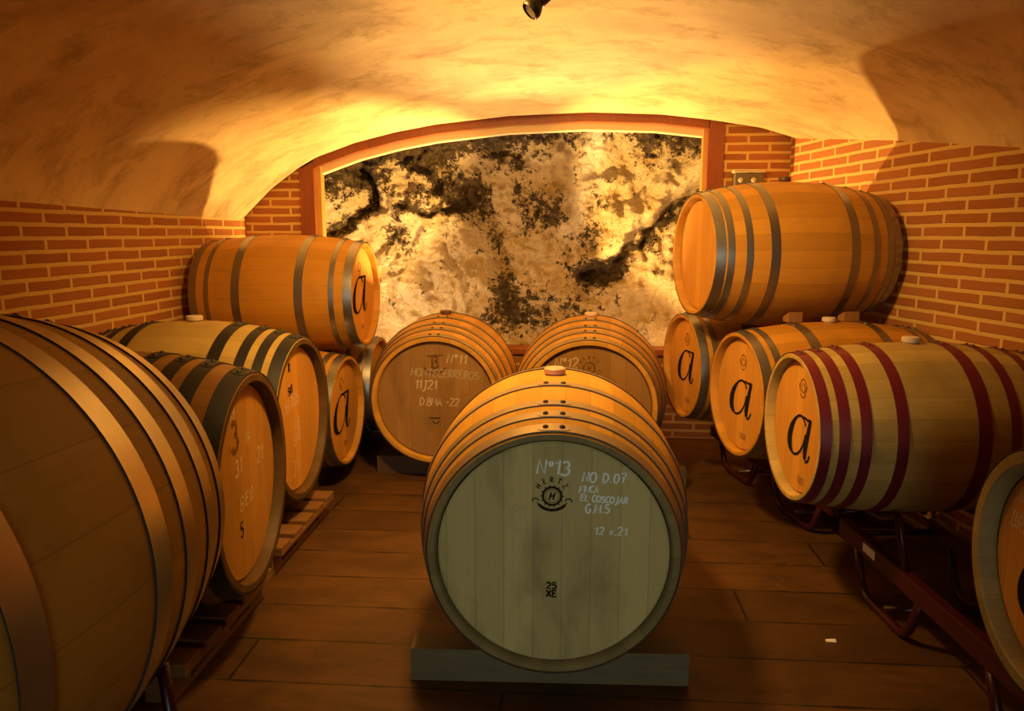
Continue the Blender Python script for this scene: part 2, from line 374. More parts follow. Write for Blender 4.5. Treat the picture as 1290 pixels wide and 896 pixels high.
# ------------------------------------------------------------------ barrels
def prof(u, r, Rb, L):
    t = (u - L / 2) / (L / 2); return Rb - (Rb - r) * t * t
def barrel(head, yaw, s, dims, hoops, hoop_m, body_m, head_m, label, mirror=True, bung_m=None, rim=.024, inset=.035, rivets=True, write_fn=None, z_shift=0.0, hoop_mats=None, roll=0.0, n=72, rim_m=None):
    r, Rb, L = (d * s for d in dims)
    yw = R(yaw); a = Vector((-math.sin(yw), math.cos(yw), 0))
    mid = Vector(head) + a * L / 2
    root = empty('wine_barrel', (mid.x, mid.y, head[2] - Rb + z_shift), yw)
    tag(root, label, 'barrel', 'oak wine barrels stored in the cellar')
    off = (0, -L / 2, Rb)
    # staves: one closed shell, open at both ends as far as the heads
    N = 26; p = [(inset + .03, r - rim - .004), (.004, r - rim + .002), (0, r - rim + .006), (0, r - .004), (.004, r)]
    p += [(u, prof(u, r, Rb, L)) for u in [L * i / N for i in range(1, N)] if u > .01]
    p += [(L - .004, r), (L, r - .004), (L, r - rim + .006), (L - .004, r - rim + .002), (L - inset - .03, r - rim - .004)]
    b = MB(); b.lathe(p, n)
    if rim_m:
        k = len(p)
        b.m = [1 if (q % (k - 1)) in (0, 1, 2, k - 4, k - 3, k - 2) else 0 for q in range(len(b.f))]
    b.build('staves', [M[body_m], M[rim_m or body_m]], root, off, R(40))
    ri = r - rim - .0055
    heads = []
    for k in (0, 1):
        h = MB()
        h.lathe([(0.004, ri), (0, ri - .006), (0, .001)] if k == 0 else [(-.004, ri), (0, ri - .006), (0, .001)], n, smooth=False)
        h.lathe([(0.004, ri), (.022, ri)] if k == 0 else [(-.004, ri), (-.022, ri)], n)
        ho = h.build('head', M[head_m], root, (0, -L / 2 + (inset if k == 0 else L - inset), Rb))
        heads.append(ho)
    specs = [(u0 * s, u1 * s) for u0, u1 in hoops]
    if mirror: specs += [(L - u1, L - u0) for u0, u1 in specs][::-1]
    for hi, (u0, u1) in enumerate(specs):
        hb = MB(); pr = []
        K = 5; t = .0028 + .0022 * (dims[0] > .35)
        us = [u0 + (u1 - u0) * i / K for i in range(K + 1)]
        pr += [(u, prof(u, r, Rb, L) + .0006 - .002 * 0) for u in us]
        pr += [(u, prof(u, r, Rb, L) + t) for u in us[::-1]]
        hb.lathe(pr, n, closed=True)
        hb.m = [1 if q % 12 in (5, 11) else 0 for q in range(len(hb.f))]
        # overlapping lap end with two rivets near the top
        um = (u0 + u1) / 2; rad = prof(um, r, Rb, L) + t; wd = (u1 - u0) * .46
        a0, a1 = R(-7 + roll), R(7 + roll)
        if rivets:
            vs = []; fs = []
            na = 10
            for i in range(na + 1):
                aa = a0 + (a1 - a0) * i / na
                ww = wd * (1 if 1 < i < na - 1 else (.86 if i in (1, na - 1) else .55))
                for j, uu in enumerate((um - ww, um + ww)):
                    for dr in (0, .0022):
                        rr = prof(uu, r, Rb, L) + t + dr - .0003
                        vs.append((rr * math.sin(aa), uu, rr * math.cos(aa)))
            for i in range(na):
                q = i * 4; w2 = q + 4
                fs += [(q + 1, q + 3, w2 + 3, w2 + 1), (q, q + 1, w2 + 1, w2), (q + 3, q + 2, w2 + 2, w2 + 3)]
            fs += [(0, 2, 3, 1), (na * 4, na * 4 + 1, na * 4 + 3, na * 4 + 2)]
            hb.add(vs, fs, 0)
            for aa in (R(-3.6 + roll), R(3.6 + roll)):
                c0 = Vector(((rad + .001) * math.sin(aa), um, (rad + .001) * math.cos(aa))); nrm = Vector((math.sin(aa), 0, math.cos(aa))); tx = Vector((math.cos(aa), 0, -math.sin(aa)))
                rv = .0085 * (1.15 if dims[0] > .35 else .9); vs = []; fs = []
                for ring, (rr, hh) in enumerate(((1, 0), (.85, .45), (.45, .75))):
                    for j in range(8):
                        g = 2 * PI * j / 8
                        vs.append(c0 + (tx * math.cos(g) + Vector((0, 1, 0)) * math.sin(g)) * rv * rr + nrm * rv * hh)
                for ring in range(2):
                    for j in range(8): fs.append((ring * 8 + j, ring * 8 + (j + 1) % 8, ring * 8 + 8 + (j + 1) % 8, ring * 8 + 8 + j))
                fs.append(tuple(16 + j for j in range(8)))
                hb.add(vs, fs, 1, True)
        hm = hoop_mats[hi % len(hoop_mats)] if hoop_mats else hoop_m
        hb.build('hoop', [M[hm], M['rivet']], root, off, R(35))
    if bung_m:
        bb = MB(); ra = .030 if dims[0] < .35 else .036
        bb.lathe([(-.012, ra * .8), (.004, ra * .92), (.006, ra * 1.12), (.022, ra * 1.12), (.026, ra * 1.0)], 24, axis='Z', cap1=True, cap0=True)
        bb.build('bung', M[bung_m], root, (Rb * math.sin(R(roll)) * 0, 0, 2 * Rb), R(35))
    if write_fn: write_fn(heads[0], ri)
    return root

def lettering(parent, name, mat, fn, label=None):
    for f in (fn if isinstance(fn, (list, tuple)) else [fn]):
        mb = MB(); f(mb); o = mb.build(name, M[mat], parent)
        if label: o['label'] = label
    return o

def w_a(cx=.0, cz=-.02, s=.215, worn=False, extra=None):
    def f(h, ri):
        lettering(h, 'painted_letter', 'letter', lambda mb: letter_a(mb, cx, cz, s), 'black italic letter a')
        # faint round cooper's stamp above the letter and small block stamp below
        def st(mb):
            ribbon(mb, arc(cx - .0, .165, .030, .038, 0, 360, 20), .008, lambda a, b: (a, -.0012, b))
            ribbon(mb, arc(cx + .0, .165, .014, .02, 0, 360, 14), .006, lambda a, b: (a, -.0012, b))
            ribbon(mb, arc(cx, .20, .045, .05, 200, 340, 12), .006, lambda a, b: (a, -.0012, b))
        lettering(h, 'cooper_stamp', 'stamp_faint', st)
        def bl(mb):
            for k in range(3): ribbon(mb, [(cx + .0, -.20 - k * .011), (cx + .065, -.20 - k * .011)], .006, lambda a, b: (a, -.0012, b))
        lettering(h, 'block_stamp', 'stamp_faint', bl)
        if extra: extra(h)
    return f

def seal(mb, cx, cz, k, y=-.0014, word='HERTZ'):
    pl = lambda a, b: (a, y, b)
    ribbon(mb, arc(cx, cz, .029 * k, .029 * k, 0, 360, 28), .0075 * k, pl)
    ribbon(mb, arc(cx, cz, .021 * k, .021 * k, 0, 360, 28), .0018 * k, pl)
    for i in range(28):
        if i % 2 == 0:
            t = R(360 * i / 28); ribbon(mb, [(cx + .033 * k * math.cos(t), cz + .033 * k * math.sin(t)), (cx + .037 * k * math.cos(t), cz + .037 * k * math.sin(t))], .004 * k, pl)
    write(mb, 'H', cx - .0095 * k, cz - .0125 * k, .025 * k, .0055 * k, y, .22, wob=0)
    if word:
        for i, ch in enumerate(word):
            t = R(142 - 26 * i); rr = .045 * k
            px, pz = cx + rr * math.cos(t), cz + rr * math.sin(t); rot = t - PI / 2
            write(mb, ch, px - .006 * k * math.cos(rot), pz - .006 * k * math.sin(rot), .017 * k, .0036 * k, y, 0, rot, wob=0)
    ribbon(mb, arc(cx, cz + .006 * k, .055 * k, .052 * k, 212, 328, 18), [.004 * k] * 2 + [.010 * k] * 15 + [.004 * k] * 2, pl)
    ribbon(mb, arc(cx - .052 * k, cz - .016 * k, .01 * k, .008 * k, 0, 200, 8), .004 * k, pl)
    ribbon(mb, arc(cx + .052 * k, cz - .016 * k, .01 * k, .008 * k, -20, 180, 8), .004 * k, pl)

A = (.40, .485, 1.06); B = (.305, .35, .95); B2 = (.305, .37, .95); BIG = (.40, .479, 1.06)
H8 = [(.001, .045), (.055, .085), (.139, .169), (.253, .295)]
H6 = [(.001, .046), (.072, .104), (.263, .312)]

def W(*args, **kw): return lambda mb: write(mb, *args, **kw)
def RB(pts, w): return lambda mb: ribbon(mb, pts, w, lambda a, b: (a, -.0012, b))
def w13(h, ri):
    lettering(h, 'chalk_writing', 'chalk', [W('N°13', -.052, .262, .046, .0066, gap=.16), W('NO D.07', .090, .240, .031, .0054, gap=.18), W('FINCA', .080, .206, .021, .0042, gap=.14),
        W('EL COSCOJAR', .084, .179, .021, .0046, rot=-.05, gap=.13), W('G.M.S', .100, .140, .028, .0052, gap=.16), W('12 x.21', .130, .068, .026, .0046, gap=.2)])
    lettering(h, 'rubbed_chalk', 'chalk_faint', [W('N°', -.185, .09, .07, .008, gap=.15), RB(arc(-.095, .11, .035, .04, 0, 360, 20), .008), RB(arc(-.002, .115, .03, .035, 120, -120, 14), .006),
        RB(arc(.065, .11, .028, .036, 0, 360, 20), .006), RB(arc(.07, -.075, .03, .02, 200, 350, 10), .005), RB([(-.055, -.04), (-.045, 0), (-.05, -.05)], .005), RB([(-.29, -.05), (-.27, -.075), (-.275, -.04)], .004)])
    lettering(h, 'cooper_stamp', 'stamp', lambda mb: seal(mb, -.004, .192, 1.0), 'dark cooper seal with letter H')
    lettering(h, 'block_stamp', 'stamp', [W('25', -.02, -.118, .021, .0062, slant=0, gap=.16, wob=0, sx=1.25), W('XE', -.02, -.146, .022, .0066, slant=0, gap=.14, wob=0, sx=1.25)])
H500 = [(.004, .046), (.088, .126), (.170, .208), (.349, .390)]
barrel((-.036, 2.233, .533), .8, 1.0, A, H500, 'oak_hoop', 'oak_large', 'head_grey',
       'large oak barrel chalked N°13 with greyed head, in the middle of the floor', bung_m='bung_brown', rim=.026, inset=.018, write_fn=w13, n=112, rim_m='rim_grey')

def w11(h, ri):
    lettering(h, 'chalk_writing', 'chalk_mid', [W('N°11', .075, .235, .055, .007, rot=-.05), W('11J21', -.13, .07, .055, .008, gap=.1), W('D.8MAY-22', -.10, -.035, .048, .006, gap=.1)])
    lettering(h, 'rubbed_chalk', 'chalk_faint', W('HONTECERREROS', -.15, .15, .048, .009, gap=.14, rot=-.04))
    lettering(h, 'cooper_stamp', 'stamp_faint', [W('B', -.02, .20, .075, .016, slant=0, wob=0), RB(arc(-.0, .22, .07, .05, 200, 340, 14), .012), RB([(-.05, .275), (.05, .28)], .01)])
    lettering(h, 'block_stamp', 'stamp', [RB([(-.04, -.115), (.03, -.115)], .008), RB(arc(0, -.13, .02, .02, 180, 360, 8), .006)])
barrel((-.805, 4.444, .522), 0.8, .989, A, [(.004, .046), (.107, .145), (.200, .24), (.36, .40)], 'oak_hoop', 'oak_large', 'head_brown',
       'large oak barrel chalked N°11, left of the two facing out below the rock wall', bung_m='dark_bung', rim=.03, inset=.03, write_fn=w11, n=96)
def w12(h, ri):
    lettering(h, 'chalk_writing', 'chalk_mid', W('N°12', -.20, .235, .06, .007, gap=.16))
    lettering(h, 'cooper_stamp', 'stamp_faint', lambda mb: seal(mb, .0, .235, 1.15, word='HERTZ'))
barrel((.130, 4.258, .532), -2.4, .997, A, [(.004, .046), (.107, .145), (.200, .24), (.36, .40)], 'oak_hoop', 'oak_large', 'head_brown',
       'large oak barrel chalked N°12, right of the two facing out below the rock wall', bung_m='bung_white', rim=.03, inset=.03, write_fn=w12, n=96)

barrel((.915, 3.056, .758), -85.3, .986, B, [(.001, .040), (.067, .106), (.144, .183), (.273, .315), (.572, .624), (.700, .740), (.82, .86), (.909, .949)], 'red', 'oak_pale', 'head_a',
       'pale oak barrel with dark red hoops and a black letter a on the steel rack', bung_m='bung_white', mirror=False, write_fn=w_a(.03, -.035, .185))
barrel((.855, 3.80, .731), -77.5, 1.03, B, H6, 'galv', 'oak_b', 'head_a',
       'amber steel-hooped barrel with white bung and letter a, directly behind the red-hooped barrel', bung_m='bung_white', write_fn=w_a(.01, -.02, .195))
barrel((.708, 4.645, .726), -77.5, 1.05, (.305, .35, .88), H6, 'galv', 'oak', 'head_a',
       'farthest oak barrel of the right-hand rack, letter a on its head, beside barrel N°12', write_fn=w_a(.01, -.0, .205))
barrel((.691, 4.247, 1.422), -78.6, 1.08, B2, H8, 'galv', 'oak', 'head_a',
       'oak barrel with steel hoops and blank head stacked on top of the right-hand row', bung_m='dark_bung', write_fn=None)
def w0(h, ri):
    lettering(h, 'painted_letter', 'letter', lambda mb: letter_a(mb, .02, -.05, .22), 'black italic letter a')
    lettering(h, 'chalk_writing', 'chalk_mid', [W('BLR', -.17, .13, .035, .005), W('BRP', -.20, .055, .042, .006, rot=-.12)])
barrel((1.133, 1.789, .723), -92.2, .987, B, H6, 'galv', 'rim_olive', 'head_a',
       'nearest barrel on the right, olive grey rim, cut off at the edge of the view', bung_m='bung_white', rim=.038, inset=.045, write_fn=w0)

# big puncheon bottom left, seen from its far end
barrel((-1.475, 1.999, .781), 177.2, 1.255, BIG, [(.001, .042), (.085, .135), (.205, .256), (.320, .378), (.636, .694), (.80, .85), (.92, .97), (1.018, 1.059)], 'brass_hoop', 'oak_old', 'head_left',
       'huge old oak barrel with wide steel hoops filling the near left corner', bung_m='dark_bung', rim=.03, n=120, mirror=False)
def w2(h, ri):
    lettering(h, 'chalk_writing', 'chalk_old', [W('17', -.13, .255, .055, .007), W('1A', .02, .13, .05, .005), W('31', -.10, .045, .06, .007), W('21', .14, .02, .06, .007), W('ENE12', -.07, -.095, .05, .006, gap=.1)])
    lettering(h, 'cooper_stamp', 'stamp_faint', [W('3', -.11, .145, .10, .02, slant=0), RB(arc(-.09, .19, .05, .06, 200, 340, 12), .008)])
    lettering(h, 'block_stamp', 'stamp', W('5', -.08, -.19, .055, .009, slant=0))
barrel((-1.143, 2.585, .634), 95.5, 1.0, A, [(.001, .06), (.115, .165), (.205, .25), (.30, .345)], 'black', 'oak_dark', 'head_left',
       'dark oak barrel with black hoops on the nearer pallet, chalk numbers on its head', bung_m=None, rim=.034, inset=.04, rim_m='rim_dark', write_fn=w2, n=96)
def w3(h, ri):
    lettering(h, 'chalk_writing', 'chalk_old', [W('17 ROS', -.16, .045, .06, .007, gap=.12, rot=.15), W('L8', -.05, -.05, .06, .007), W('EMB', -.06, -.13, .05, .006, rot=.2), W('J.L', -.08, -.27, .06, .007, rot=.2)])
    lettering(h, 'block_stamp', 'stamp', [W('X', -.09, .25, .04, .015, slant=0, wob=0), W('SXT', -.10, .135, .035, .010, slant=0, gap=.06, rot=.15)])
barrel((-1.300, 3.548, .629), 91.0, 1.0, A, [(.001, .054), (.085, .126), (.162, .206), (.275, .330)], 'black', 'oak_pale', 'head_a',
       'pale oak barrel with black hoops and white bung on the farther pallet', bung_m='bung_white', rim=.034, inset=.04, rim_m='rim_dark', write_fn=w3, n=96)
barrel((-1.331, 4.398, .467), 88.5, 1.085, B, H6, 'galv', 'oak', 'head_a',
       'small oak barrel with letter a low on the left, beside barrel N°11', write_fn=w_a(-.02, -.01, .24))
barrel((-1.325, 5.19, .470), 90.5, 1.085, B, H8, 'galv', 'oak', 'head_a',
       'oak barrel mostly hidden behind barrel N°11 under the stacked left barrel')
barrel((-1.296, 4.765, 1.150), 89.2, 1.085, B, [(.001, .049), (.100, .128), (.270, .317)], 'galv', 'oak_b', 'head_a',
       'oak barrel with letter a stacked on top of the left-hand row by the brick wall', bung_m=None, write_fn=w_a(-.03, .0, .24))

# ------------------------------------------------------------------ supports
def chock(x0, x1, y, h, d, rz, rad, cz, cx, label, mat='beam', group='timber beams under the large barrels'):
    """beam with a saddle cut where the barrel rests"""
    mb = MB(); n = 40; w = x1 - x0; vs = []; fs = []
    for i in range(n + 1):
        lx = -w / 2 + w * i / n; wx = (x0 + x1) / 2 + lx - cx
        top = h
        if abs(wx) < rad: top = min(h, cz - math.sqrt(rad * rad - wx * wx) - .002)
        for yy in (-d / 2, d / 2): vs += [(lx, yy, 0), (lx, yy, top)]
    for i in range(n):
        a = i * 4; b = a + 4
        fs += [(a, b, b + 1, a + 1), (a + 2, a + 3, b + 3, b + 2), (a + 1, b + 1, b + 3, a + 3), (a, a + 2, b + 2, b)]
    fs += [(0, 1, 3, 2), (n * 4, n * 4 + 2, n * 4 + 3, n * 4 + 1)]
    mb.add(vs, fs)
    o = mb.build('timber_beam', M[mat]); o.location = ((x0 + x1) / 2, y, 0); o.rotation_euler = (0, 0, rz)
    return tag(o, label, 'beam', group)
def rad_at(dims, s, u): return prof(u, dims[0] * s, dims[1] * s, dims[2] * s)
chock(-.53, .43, 2.43, .118, .10, R(2.0), rad_at(A, 1, .20) + .006, .533, -.036, 'greenish weathered beam under the front of barrel N°13')
chock(-.53, .43, 3.10, .118, .10, 0, rad_at(A, 1, .87) + .006, .533, -.04, 'beam hidden under the back of barrel N°13', 'beam_dark')
chock(-1.22, -.36, 4.66, .115, .10, 0, rad_at(A, .989, .22) + .006, .522, -.81, 'dark beam under the front of barrel N°11', 'beam_dark')
chock(-1.22, -.36, 5.26, .115, .10, 0, rad_at(A, .989, .82) + .006, .522, -.82, 'dark beam under the back of barrel N°11', 'beam_dark')
chock(-.28, .74, 4.52, .115, .10, R(-3), rad_at(A, 1, .25) + .008, .532, .17, 'dark beam under the front of barrel N°12', 'beam_dark')
chock(-.22, .70, 5.12, .115, .10, R(-3), rad_at(A, 1, .85) + .008, .532, .23, 'dark beam under the back of barrel N°12', 'beam_dark')
# two long rails under the far left pair
for k, x in enumerate((-1.56, -2.12)):
    mb = MB(); mb.box((0, 0, .045), (.10, 1.45, .09), bev=.006)
    o = mb.build('timber_beam', M['beam_dark']); o.location = (x, 4.77, 0.0)
    tag(o, ['dark rail under the heads of the far left barrels', 'dark rail along the wall under the far left barrels'][k], 'beam', 'timber beams under the large barrels')

def pallet(x_edge, y0, y1, label):
    root = empty('pallet', (x_edge - .52, (y0 + y1) / 2, 0)); tag(root, label, 'pallet', 'wooden pallets under the left barrels')
    Ly = y1 - y0; nb = 5; bw = (Ly - (nb - 1) * .045) / nb
    for i in range(nb):
        mb = MB(); mb.box((0, -Ly / 2 + bw / 2 + i * (bw + .045), .129), (1.04, bw, .022), bev=.003); mb.build('deck_board', M['pallet'], root)
    for x in (-.47, 0, .47):
        mb = MB(); mb.box((x, 0, .107), (.10, Ly, .021), bev=.003); mb.build('stringer_board', M['pallet'], root)
        for y in (-Ly / 2 + .06, 0, Ly / 2 - .06):
            mb = MB(); mb.box((x * .90, y, .0585), (.10, .12, .075), bev=.004); mb.build('block', M['pallet'], root)
        mb = MB(); mb.box((x * .90, 0, .0105), (.10, Ly, .021), bev=.003); mb.build('bottom_board', M['pallet'], root)
pallet(-1.235, 2.17, 2.90, 'nearer wooden pallet on the floor under the dark black-hooped barrel')
pallet(-1.27, 3.10, 3.86, 'farther slatted wooden pallet under the pale black-hooped barrel')

def bend(pts, rad=.06, n=5):
    """round the corners of a polyline"""
    pts = [Vector(p) for p in pts]; out = [pts[0]]
    for i in range(1, len(pts) - 1):
        p = pts[i]; a = (pts[i - 1] - p); b = (pts[i + 1] - p); k = min(rad, a.length * .45, b.length * .45)
        pa = p + a.normalized() * k; pb = p + b.normalized() * k
        for j in range(n + 1):
            t = j / n; out.append(pa * (1 - t) ** 2 + p * 2 * t * (1 - t) + pb * t * t)
    out.append(pts[-1]); return out

def rack(loc, rz, length, barrels, label, xs=(0, .42), zr=.235, sticker=False):
    """steel barrel rack. local y along the row, x away from the aisle; barrels = (head, yaw, scale, dims)"""
    root = empty('barrel_rack', loc, rz); tag(root, label, 'rack', 'steel barrel racks')
    Mi = (Matrix.Translation(loc) @ Matrix.Rotation(rz, 4, 'Z')).inverted()
    h = length / 2
    for xi, x in enumerate(xs):
        mb = MB(); mb.box((x, 0, zr), (.045, length, .075), bev=.006); mb.build('rail', M['rack'], root)
        # cradles: a bent tube dipping under every barrel
        for hd, yaw, s_, dims in barrels:
            a = Vector((-math.sin(R(yaw)), math.cos(R(yaw)), 0)); p0 = Mi @ Vector(hd); al = (Mi.to_3x3() @ a)
            u = (x - p0.x) / al.x; c = p0.y + al.y * u; rr = rad_at(dims, s_, u) + .0235; hz = hd[2]
            pts = [(x, c - .31, zr + .03)]
            for i in range(13):
                t = R(-36 + 72 * i / 12); pts.append((x, c + rr * math.sin(t), hz - rr * math.cos(t)))
            pts.append((x, c + .31, zr + .03))
            mb = MB(); mb.tube(bend(pts, .03, 3), .016, 8); mb.build('cradle', M['rack'], root)
        for sy in (-1, 1):
            yo = sy * (h - .40)
            pts = [(x, yo - .27, zr), (x, yo - .18, .018), (x, yo + .18, .018), (x, yo + .27, zr)]
            mb = MB(); mb.tube(bend(pts, .07, 6), .018, 8); mb.build('foot', M['rack'], root)
    for y in (-h + .03, h - .03, -h + .40, h - .40):
        z = zr - .02 if abs(y) > h - .1 else .04
        mb = MB(); mb.tube([(xs[0], y, z), (xs[1], y, z)], .016, 8); mb.build('cross_bar', M['rack'], root)
    if sticker:
        mb = MB(); mb.box((xs[0] - .0235, .57, zr + .005), (.002, .10, .035)); so = mb.build('sticker', M['paper'], root); so['label'] = 'small white sticker'
    return root
rack((1.165, 4.32, 0), R(12), 1.52, [((.855, 3.80, .731), -77.5, 1.03, B), ((.708, 4.645, .726), -77.5, 1.05, (.305, .35, .88))], 'far dark red steel rack holding the two amber barrels with letter a', (.0, .40), .21)
rack((1.32, 2.46, 0), R(4), 1.72, [((1.133, 1.789, .723), -92.2, .987, B), ((.915, 3.056, .758), -85.3, .986, B)], 'near dark red steel rack under the red-hooped barrel', (.0, .40), .235, sticker=True)
# low cradle under the huge barrel, turned with it
root = empty('barrel_rack', (-1.475, 1.999, 0), R(-2.8)); tag(root, 'low dark red steel cradle under the huge near-left barrel', 'rack', 'steel barrel racks')
for y, u in ((-.13, .13), (-1.15, 1.15)):
    rr = rad_at(BIG, 1.255, u) + .0275; pts = []
    for i in range(15):
        t = R(-40 + 80 * i / 14); pts.append((rr * math.sin(t), y, .781 - rr * math.cos(t)))
    mb = MB(); mb.tube(pts, .02, 8); mb.build('cradle', M['rack'], root)
    e = pts[0]; e2 = pts[-1]
    mb = MB(); mb.tube(bend([e, (e[0] - .03, y, .02), (e2[0] + .03, y, .02), e2], .08, 6), .018, 8); mb.build('foot', M['rack'], root)
for x in (-.30, .30):
    mb = MB(); mb.box((x, -.64, .02), (.04, 1.0, .04), bev=.004); mb.build('rail', M['rack'], root)

# wedges that steady the stacked right barrel
def wedge(p, d, rz, label):
    mb = MB(); x, y, z = d[0] / 2, d[1] / 2, d[2]
    mb.add([(-x, -y, 0), (x, -y, 0), (x, y, 0), (-x, y, 0), (-x, -y, z), (x, -y, z), (x, y, z * .45), (-x, y, z * .45)], [(0, 3, 2, 1), (4, 5, 6, 7), (0, 1, 5, 4), (1, 2, 6, 5), (2, 3, 7, 6), (3, 0, 4, 7)])
    o = mb.build('wooden_wedge', M['wedge']); o.location = p; o.rotation_euler = (0, 0, rz); tag(o, label, 'wedge', 'wedges under the stacked right barrel')
wedge((1.165, 3.95, 1.088), (.075, .06, .052), R(12), 'wooden wedge under the stacked right barrel, nearer its blank head')
wedge((1.47, 4.02, 1.088), (.085, .06, .05), R(12), 'wooden wedge under the stacked right barrel, nearer the brick wall')

# ------------------------------------------------------------------ setting
XL = -2.42; YB = 5.60; YF = -2.6; YE = 5.48
def xr(y): return 1.54 + (YB - max(y, 1.0)) * .185 + .0
def lerp_tab(tab, x):
    if x <= tab[0][0]: return tab[0][1]
    for (a, b), (c, d) in zip(tab, tab[1:]):
        if x <= c: return b + (d - b) * (x - a) / (c - a)
    return tab[-1][1]
def zl(y): return lerp_tab([(-3, 1.72), (3.0, 1.68), (5.6, 1.634)], y)
def zr(y): return lerp_tab([(-3, 1.66), (1.0, 1.68), (2.3, 1.75), (3.45, 1.90), (4.29, 2.03), (5.6, 2.205)], y)
BACKZ = [(-2.437, 1.634), (-2.20, 1.86), (-1.987, 2.01), (-1.85, 2.085), (-1.56, 2.185), (-1.26, 2.258), (-.966, 2.31), (-.443, 2.365), (.128, 2.385), (.62, 2.368), (.97, 2.328), (1.305, 2.275), (1.54, 2.205)]
def back_h(t):
    x = -2.437 + t * (1.54 + 2.437); return max(0, lerp_tab(BACKZ, x) - (1.634 + (2.205 - 1.634) * t))
def near_h(t): return .88 * (max(0, 1 - abs(2 * t - 1) ** 2.2)) ** .62
def vault_pt(t, y):
    k = min(1, max(0, (y - 2.2) / (YB - 2.2))); k = k * k * (3 - 2 * k)
    x = XL + (xr(y) - XL) * t
    return x, zl(y) + (zr(y) - zl(y)) * t + back_h(t) * k + near_h(t) * (1 - k)
mb = MB(); NTt, NY = 96, 150; vs = []
for j in range(NY + 1):
    y = YF + (YE - YF) * j / NY
    for i in range(NTt + 1):
        t = i / NTt; x, z = vault_pt(t, y)
        e = min(1, 8 * t, 8 * (1 - t)) * min(1, (YE - y) * 3)
        z += e * .028 * noise.noise(Vector((x * 1.1, y * 1.1, 3))) + e * .012 * noise.noise(Vector((x * 3.1, y * 3.1, 9)))
        vs.append((x, y, z))
W1 = NTt + 1
mb.add(vs, [(j * W1 + i, j * W1 + i + 1, (j + 1) * W1 + i + 1, (j + 1) * W1 + i) for j in range(NY) for i in range(NTt)], 0, True)
tag(mb.build('ceiling', M['plaster']), kind='structure')

# plaster soffit behind the vault edge, stepped up a little, down to the back wall
mb = MB(); vs = []
for j, (y, d) in enumerate(((YE, 0), (YE, .03), (YB + .1, .03))):
    for i in range(NTt + 1):
        t = i / NTt; x, z = vault_pt(t, YE)
        vs.append((x + (2 * t - 1) * d * .6, y, z + d))
mb.add(vs, [(j * W1 + i, j * W1 + i + 1, (j + 1) * W1 + i + 1, (j + 1) * W1 + i) for j in range(2) for i in range(NTt)], 0, True)
tag(mb.build('trim_1', M['plaster']), kind='structure')

# brick walls (uv in metres)
def wall_strip(name, pts, ztop, mat, outward, thick=.25, zbot=0.0):
    mb = MB(); vs = []; uv = []; s = 0.0; fs = []
    for i, (x, y) in enumerate(pts):
        if i: s += math.hypot(x - pts[i - 1][0], y - pts[i - 1][1])
        zt = ztop(y)
        for (ox, oy, z) in ((0, 0, zbot), (0, 0, zt), (outward[0] * thick, outward[1] * thick, zt), (outward[0] * thick, outward[1] * thick, zbot)):
            vs.append((x + ox, y + oy, z)); uv.append((s, z + .033))
    n = len(pts)
    for i in range(n - 1):
        a = i * 4; b = a + 4
        for k in range(4): fs.append((a + k, b + k, b + (k + 1) % 4, a + (k + 1) % 4))
    fs += [(0, 1, 2, 3), ((n - 1) * 4 + 3, (n - 1) * 4 + 2, (n - 1) * 4 + 1, (n - 1) * 4)]
    mb.add(vs, fs); mb.uv = uv
    return tag(mb.build(name, mat), kind='structure')
ys = [YF + (YE + .0 - YF) * i / 60 for i in range(61)]
wall_strip('wall_left', [(XL, y) for y in ys] , lambda y: zl(y), M['brick'], (-1, 0))
wall_strip('wall_right', [(xr(y), y) for y in ys], lambda y: zr(y), M['brick'], (1, 0))
# short set-back returns beside the back piers
wall_strip('wall_left_return', [(XL - .02, YE), (XL - .02, YB + .1)], lambda y: zl(YE) + .03, M['brick'], (-1, 0))
wall_strip('wall_right_return', [(xr(YE) + .02, YE), (xr(YE) + .02 - .02, YB + .1)], lambda y: zr(YE) + .03, M['brick'], (1, 0))

# back wall: two piers and a parapet round the framed opening
OX0, OX1, OZ0 = -1.99, 1.09, .64
def arch_z(x): return lerp_tab(BACKZ, x)
mb = MB(); uv = []
def pier(xa, xb, z0, ztops):
    n = len(ztops) - 1; vs = []; fs = []
    for i in range(n + 1):
        x = xa + (xb - xa) * i / n
        for y in (YB, YB + .14): 
            for z in (z0, ztops[i]): vs.append((x, y, z)); uv.append((x + 3 + (y - YB), z))
    for i in range(n):
        a = i * 4; b = a + 4
        fs += [(a, b, b + 1, a + 1), (a + 2, a + 3, b + 3, b + 2), (a + 1, b + 1, b + 3, a + 3), (a, a + 2, b + 2, b)]
    fs += [(0, 1, 3, 2), (n * 4, n * 4 + 2, n * 4 + 3, n * 4 + 1)]
    mb.add(vs, fs)
pier(XL - .04, OX0, 0, [arch_z(XL - .04 + (OX0 - XL + .04) * i / 8) + .06 for i in range(9)])
pier(OX1, xr(YB) + .05, 0, [arch_z(OX1 + (xr(YB) + .05 - OX1) * i / 8) + .06 for i in range(9)])
pier(OX0, OX1, 0, [OZ0, OZ0])
mb.uv = uv
tag(mb.build('wall_back', M['brick']), kind='structure')
